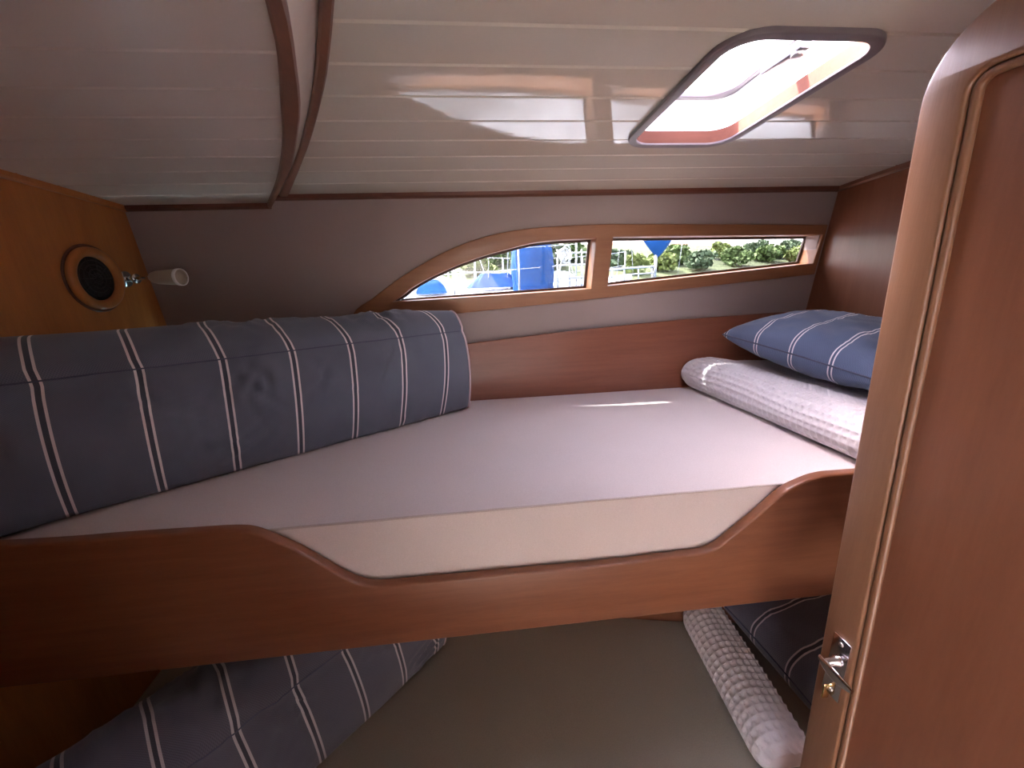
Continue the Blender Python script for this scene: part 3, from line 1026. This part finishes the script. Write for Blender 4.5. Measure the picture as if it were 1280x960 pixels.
MB().lathe([(.0195, L_ - .006), (.0212, L_ - .005), (.0212, L_ + .003), (.0190, L_ + .003)], hd0, ax, 28).build('rim', WHITE, lamp, smooth=True)

# ================================================================ OUTSIDE
def colr(name, c, **k): return plain(name, c, **k)


BLUE = colr('royal_blue_canvas', (.006, .085, .30), rough=.8, var=.3, nscale=5)
BLUE2 = colr('pale_blue_canvas', (.02, .12, .34), rough=.8, var=.2, nscale=5)
HULLW = colr('white_boat_hull', (.75, .77, .80), rough=.3)
RAIL = colr('polished_rail', (.75, .76, .78), rough=.25, metal=.6)
ROPE = colr('white_rope', (.75, .75, .72), rough=.9)
GREYW = colr('grey_boat_window', (.05, .06, .08), rough=.2)
LEAF = [colr('leaf_green_a', (.13, .19, .06), rough=.8, var=.4, nscale=1.2), colr('leaf_green_b', (.22, .27, .08), rough=.8, var=.4, nscale=1.2), colr('leaf_green_c', (.12, .17, .09), rough=.8, var=.4, nscale=1.2)]
BARK = colr('bark', (.12, .09, .06), rough=.9)
LAND = colr('dry_grass_hill', (.13, .16, .07), rough=.95, var=.4, nscale=.08)
WALLA = colr('rendered_wall', (.55, .48, .42), rough=.9)
WALLB = colr('white_wall', (.70, .68, .64), rough=.9)
ROOF = colr('terracotta_roof', (.34, .17, .12), rough=.9)


def water_mat():
    m, nt, b = mat('harbour_water')
    tc = N(nt, 'ShaderNodeTexCoord')
    n1 = N(nt, 'ShaderNodeTexNoise', Scale=2.0, Detail=5.0)
    nt.links.new(tc.outputs['Object'], n1.inputs['Vector'])
    bp = N(nt, 'ShaderNodeBump', Strength=.4, Distance=.08)
    nt.links.new(n1.outputs[0], bp.inputs['Height']); nt.links.new(bp.outputs[0], b.inputs['Normal'])
    setp(b, Roughness=.08, Base_Color=(.03, .07, .08, 1))
    return m


WL = -1.6
o = MB().box((-400, 1.6, WL - 1), (400, 38, WL)).build('water', water_mat()); o['kind'] = 'structure'
# far shore rising into a low hill
P = []
for i in range(61):
    x = -220 + 520 * i / 60; row = []
    for j in range(13):
        y = 36 + 130 * (j / 12) ** 1.4
        h = WL + .3 + 4.5 * (1 - math.exp(-(y - 36) / 40)) * (1.0 + .9 * math.exp(-((x - 10) / 60) ** 2)) + 1.2 * noise.noise(Vector((x * .02, y * .02, 5))) * (y > 39)
        row.append((x, y, h))
    P.append(row)
o = MB().grid(P, 61, 13).build('shore', LAND, smooth=True); o['kind'] = 'structure'


def tree(x, y, z, h, w_, m, label, seed):
    rnd = random.Random(seed)
    root = tag(empty('tree', (x, y, z)), label, 'tree', 'trees on the far shore')
    mb = MB()
    blobs = [(rnd.uniform(-.3, .3), rnd.uniform(-.3, .3), rnd.uniform(.2, .82), rnd.uniform(.2, .34)) for _ in range(10)] + [(0, 0, .45, .42)]
    for _ in range(900):
        bx, by, bz, br = rnd.choice(blobs)
        v = Vector((rnd.gauss(0, 1), rnd.gauss(0, 1), rnd.gauss(0, 1))).normalized() * br * rnd.uniform(.75, 1.05)
        c = Vector((x + (bx + v.x) * w_, y + (by + v.y) * w_, z + (bz + v.z * .8) * h))
        s = rnd.uniform(.05, .1) * w_
        q = Matrix.Rotation(rnd.uniform(0, 6.28), 3, Vector((rnd.gauss(0, 1), rnd.gauss(0, 1), rnd.gauss(0, 1))).normalized())
        mb.add([c + q @ Vector(k) * s for k in ((-1, -.5, 0), (.2, -.9, .2), (1, .4, 0), (-.3, .8, -.2))], [(0, 1, 2, 3)])
    mb.build('crown', m, root, fixn=False)
    MB().tube([(x, y, z - .4), (x + .02 * h, y, z + .3 * h), (x, y, z + .6 * h)], .1, 6, rr=[.03 * h, .022 * h, .01 * h]).build('trunk', BARK, root)


def shore_z(x, y):
    return WL + .3 + 4.5 * (1 - math.exp(-(y - 36) / 40)) * (1.0 + .9 * math.exp(-((x - 10) / 60) ** 2)) + 1.2 * noise.noise(Vector((x * .02, y * .02, 5)))


# (px, top py, width px, distance, tone)
spots = [(520, 345, 34, 39, 0), (546, 331, 34, 44, 1), (571, 320, 36, 49, 0), (598, 317, 36, 41, 1), (624, 314, 36, 46, 0), (652, 310, 36, 51, 2), (684, 306, 38, 43, 2), (716, 304, 36, 47, 0),
         (772, 312, 32, 42, 2), (796, 313, 30, 39, 1), (826, 315, 32, 40, 1), (848, 310, 32, 43, 0), (872, 312, 34, 40, 2), (898, 322, 26, 46, 1),
         (922, 311, 30, 42, 0), (942, 312, 28, 47, 2), (961, 303, 32, 44, 0), (981, 308, 28, 46, 2), (999, 306, 28, 43, 1)]
ORD = ['first', 'second', 'third', 'fourth', 'fifth', 'sixth', 'seventh', 'eighth', 'ninth', 'tenth', 'eleventh']
for i, (px, py, wp, Y, k) in enumerate(spots):
    top = at(px, py, Y); zb = shore_z(top.x, Y)
    sc_ = Y / FPX
    win = ('arched', i) if px < 740 else ('long', i - 8)
    tree(top.x, Y, zb, max(2.0, top.z - zb), wp * sc_, LEAF[k], '%s tree on the far shore, %s from the left seen through the %s window' % (['deep green', 'yellow green', 'grey green'][k], ORD[win[1]], win[0]), 40 + i)


def house(px, py, wp, Y, m, h, label, dx=0):
    c = at(px, py, Y); wd = wp * Y / FPX; hz = c.z
    z0 = shore_z(c.x, Y) - .5
    root = tag(empty('house', (c.x, Y, z0)), label, 'house', 'houses on the far shore')
    MB().box((c.x - wd / 2, Y, z0), (c.x + wd / 2, Y + 6, hz - .9)).build('wall', m, root)
    e = .5
    mb = MB().prism([(c.x - wd / 2 - e, Y - e, hz - .9), (c.x - wd / 2 - e, Y + 6 + e, hz - .9), (c.x - wd / 2 - e, Y + 3, hz + .3)], (wd + 2 * e, 0, 0))
    mb.build('roof', ROOF, root)
    n = max(2, int(wd / 2.2))
    for i in range(n):
        xx = c.x - wd / 2 + wd * (i + .5) / n
        MB().box((xx - .45, Y - .05, hz - 2.4), (xx + .45, Y + .05, hz - 1.3)).build('window', GREYW, root)


house(903, 313, 30, 60, WALLA, 4, 'pale house with a brown roof between trees on the far shore')
house(866, 304, 24, 75, WALLB, 4, 'white hilltop house above the grey green trees')
house(783, 304, 28, 70, WALLB, 4, 'white house on the hill left of the blue sail bundle')
house(932, 309, 22, 66, WALLA, 4, 'small beige house half hidden by trees at the right')


def hull_mesh(x0, x1, yc, beam, zt, zb, sheer=.15):
    P = []
    for i in range(25):
        t = i / 24; x = x0 + (x1 - x0) * t
        b = beam / 2 * (math.sin(math.pi * min(1, .18 + t * .82)) ** .55 if t < 1 else 0) + .02
        zd = zt + sheer * (2 * t - 1) ** 2
        P.append([(x, yc - b, zd), (x, yc - b * .95, zd - .25 * (zt - zb)), (x, yc - b * .6, zb + .1), (x, yc, zb), (x, yc + b * .6, zb + .1), (x, yc + b * .95, zd - .25 * (zt - zb)), (x, yc + b, zd)])
    return P


def sailboat(root_loc, label, x0, x1, yc, beam, zt, rail=True, mast_x=None, cover=None, stern_rail=True):
    root = tag(empty('sailboat', root_loc), label, 'boat')
    P = hull_mesh(x0, x1, yc, beam, zt, WL - .2)
    MB().grid(P, 25, 7).build('hull', HULLW, root, smooth=True)
    D = [[r[0], ((r[0][0]), yc, r[0][2] + .06), r[6]] for r in P]
    MB().grid(D, 25, 3).build('deck', HULLW, root, smooth=True)
    L = x1 - x0
    cab = [(x0 + L * .34, zt), (x0 + L * .36, zt + .38), (x0 + L * .62, zt + .34), (x0 + L * .72, zt + .02)]
    MB().prism([(x, yc - beam * .26, z) for x, z in cab], (0, beam * .52, 0)).build('cabin', HULLW, root, bevel=.05)
    mb = MB()
    MB().box((x0 + L * .40, yc - beam * .26 - .012, zt + .14), (x0 + L * .50, yc - beam * .26 + .01, zt + .26)).build('cabin_window', GREYW, root)
    # stanchions and lifelines on the near side
    near = [r[0] for r in P]
    idx = list(range(1, 24, 3))
    for i in idx:
        p = Vector(near[i]); MB().tube([p, p + Vector((0, .02, .62))], .014, 6).build('stanchion', RAIL, root, smooth=True)
    for hgt in (.32, .61):
        MB().tube([Vector(near[i]) + Vector((0, .02, hgt)) for i in range(1, 23)], .006, 5).build('lifeline', RAIL, root, smooth=True)
    if mast_x is not None:
        MB().tube([(mast_x, yc, zt), (mast_x, yc, zt + 11)], .085, 12, rr=[.085, .06]).build('mast', RAIL, root, smooth=True)
        for sx, sy in ((-.1, -beam * .45), (.25, -beam * .45), (-L * .45, 0), (L * .45, 0), (0, beam * .45)):
            MB().tube([(mast_x + sx, yc + sy, zt), (mast_x, yc, zt + 10.8)], .006, 5).build('shroud', RAIL, root, smooth=True)
    return root


def drape(name, c, w_, h, d, m, label, cat, folds=7, seed=0, shape=None, parent=None):
    """canvas cover with vertical/diagonal folds around a rounded box body"""
    P = []
    n, k = 56, 16
    for j in range(k + 1):
        v = j / k; row = []
        for i in range(n):
            t = 2 * math.pi * i / n
            sx = abs(math.cos(t)) ** .45 * (1 if math.cos(t) > 0 else -1); sy = abs(math.sin(t)) ** .45 * (1 if math.sin(t) > 0 else -1)
            s = shape(v) if shape else (1 - .25 * v ** 4)
            f = 1 + .06 * math.sin(folds * t + 5 * v + seed) * (1 - .4 * v) + .03 * noise.noise(Vector((t * 2, v * 3, seed)))
            row.append((c[0] + sx * w_ / 2 * s * f, c[1] + sy * d / 2 * s * f, c[2] + h * v))
        P.append(row)
    mb = MB().grid(P, k + 1, n, closed_v=True)
    mb.add(P[-1], [tuple(range(n))])
    o = mb.build(name, m, parent, smooth=True)
    if not parent: tag(o, label, cat)
    return o


# boat seen through the arched window: deck low in the pane, its sail cover and wheel cover in blue
Yb = 6.0
pA = at(520, 372, Yb); pB = at(735, 362, Yb)
A = sailboat((pA.x, Yb, WL), 'white sailboat with blue canvas seen through the arched window', -5.2, 2.3, Yb + .9, 2.6, at(620, 372, Yb - .3).z, mast_x=-3.0)
c0 = at(667, 359, Yb + .2); c1 = at(667, 302, Yb + .2)
drape('canvas_cover', (c0.x, Yb + .35, c0.z - .05), 52 * Yb / FPX, c1.z - c0.z + .10, .5, BLUE, '', '', 9, 1, parent=A)
c0 = at(622, 358, Yb); c1 = at(615, 342, Yb)
drape('sail_cover', (c0.x, Yb + .5, c0.z - .03), 78 * Yb / FPX, c1.z - c0.z + .03, .35, BLUE, '', '', 12, 4, shape=lambda v: 1 - .55 * v, parent=A)
c0 = at(538, 368, Yb); c1 = at(538, 350, Yb)
drape('winch_cover', (c0.x, Yb + .3, c0.z), 36 * Yb / FPX, c1.z - c0.z, .35, BLUE2, '', '', 7, 9, shape=lambda v: math.sqrt(max(.02, 1 - v * v * .8)), parent=A)
# pushpit with coiled rope
mb = MB()
for y_ in (316, 331, 347):
    mb.tube([at(694, y_ + 1, Yb), at(742, y_ - 1, Yb)], .012, 6)
for x_ in (697, 712, 727, 741):
    mb.tube([at(x_, 364, Yb), at(x_, 312, Yb)], .012, 6)
mb.build('stern_rail', RAIL, A, smooth=True)
mb = MB()
for k in range(5):
    c = at(702 + k * 1.6, 318 + (k % 2) * 2, Yb - .05)
    rr_ = .07 + .012 * k
    mb.tube([c + Vector((rr_ * .55 * math.cos(t), .02 * math.sin(3 * t), rr_ * math.sin(t))) for t in [2 * math.pi * q / 20 for q in range(20)]], .011, 5, closed=True)
mb.tube([at(703, 322, Yb - .05), at(698, 345, Yb - .05), at(700, 362, Yb - .05)], .012, 5)
mb.tube([at(710, 320, Yb - .05), at(716, 340, Yb), at(722, 352, Yb)], .006, 5)
mb.build('rope_coil', ROPE, A, smooth=True)
mb = MB()
for cx in (569, 578):
    mb.tube([at(cx - 6, 338, Yb - .1), at(cx, 341, Yb - .1), at(cx + 4, 350, Yb - .1), at(cx + 5, 366, Yb - .1)], .011, 6)
mb.build('hoop', RAIL, A, smooth=True)
mb = MB()
for xk in (560, 592, 610, 634, 648, 660, 684, 720):
    MB().tube([at(xk, 368, Yb + .4), at(xk + 2, 270, Yb + .4)], .0045, 4).build('rigging', RAIL, A, smooth=True)

# boat seen through the long window: furled sail bundle on a pole, pulpit rail
Yc = 8.0
B = sailboat((5, Yc, WL), 'white sailboat with a furled blue sail seen through the long window', -.6, 3.9, Yc + 1.6, 2.4, at(790, 352, Yc).z - .1)
P = []
for j in range(13):
    v = j / 12; row = []
    a = at(822 - 0 * v, 321 - 30 * v, Yc)
    wd = (.02 + .34 * v ** .8)
    for i in range(28):
        t = 2 * math.pi * i / 28
        f = 1 + .10 * math.sin(6 * t + 3 * v)
        row.append((a.x + math.cos(t) * wd * f * (1.0), a.y + math.sin(t) * wd * .5 * f, a.z))
    P.append(row)
MB().grid(P, 13, 28, closed_v=True).build('furled_sail', BLUE, B, smooth=True)
MB().tube([at(818, 352, Yc), at(820, 318, Yc)], .03, 8).build('pole', RAIL, B, smooth=True)
mb = MB()
mb.tube([at(758, 338, Yc), at(788, 335, Yc), at(817, 333, Yc)], .022, 6)
mb.tube([at(758, 347, Yc), at(788, 343, Yc), at(817, 341, Yc)], .014, 6)
for x_ in (765, 780, 798, 815): mb.tube([at(x_, 356, Yc), at(x_, 335, Yc)], .014, 6)
mb.build('pulpit_rail', RAIL, B, smooth=True)
mb = MB()
for xk, dxk in ((770, 8), (792, -4), (846, 10)):
    MB().tube([at(xk, 352, Yc + .5), at(xk + dxk, 280, Yc + .5)], .005, 4).build('rigging', RAIL, B, smooth=True)
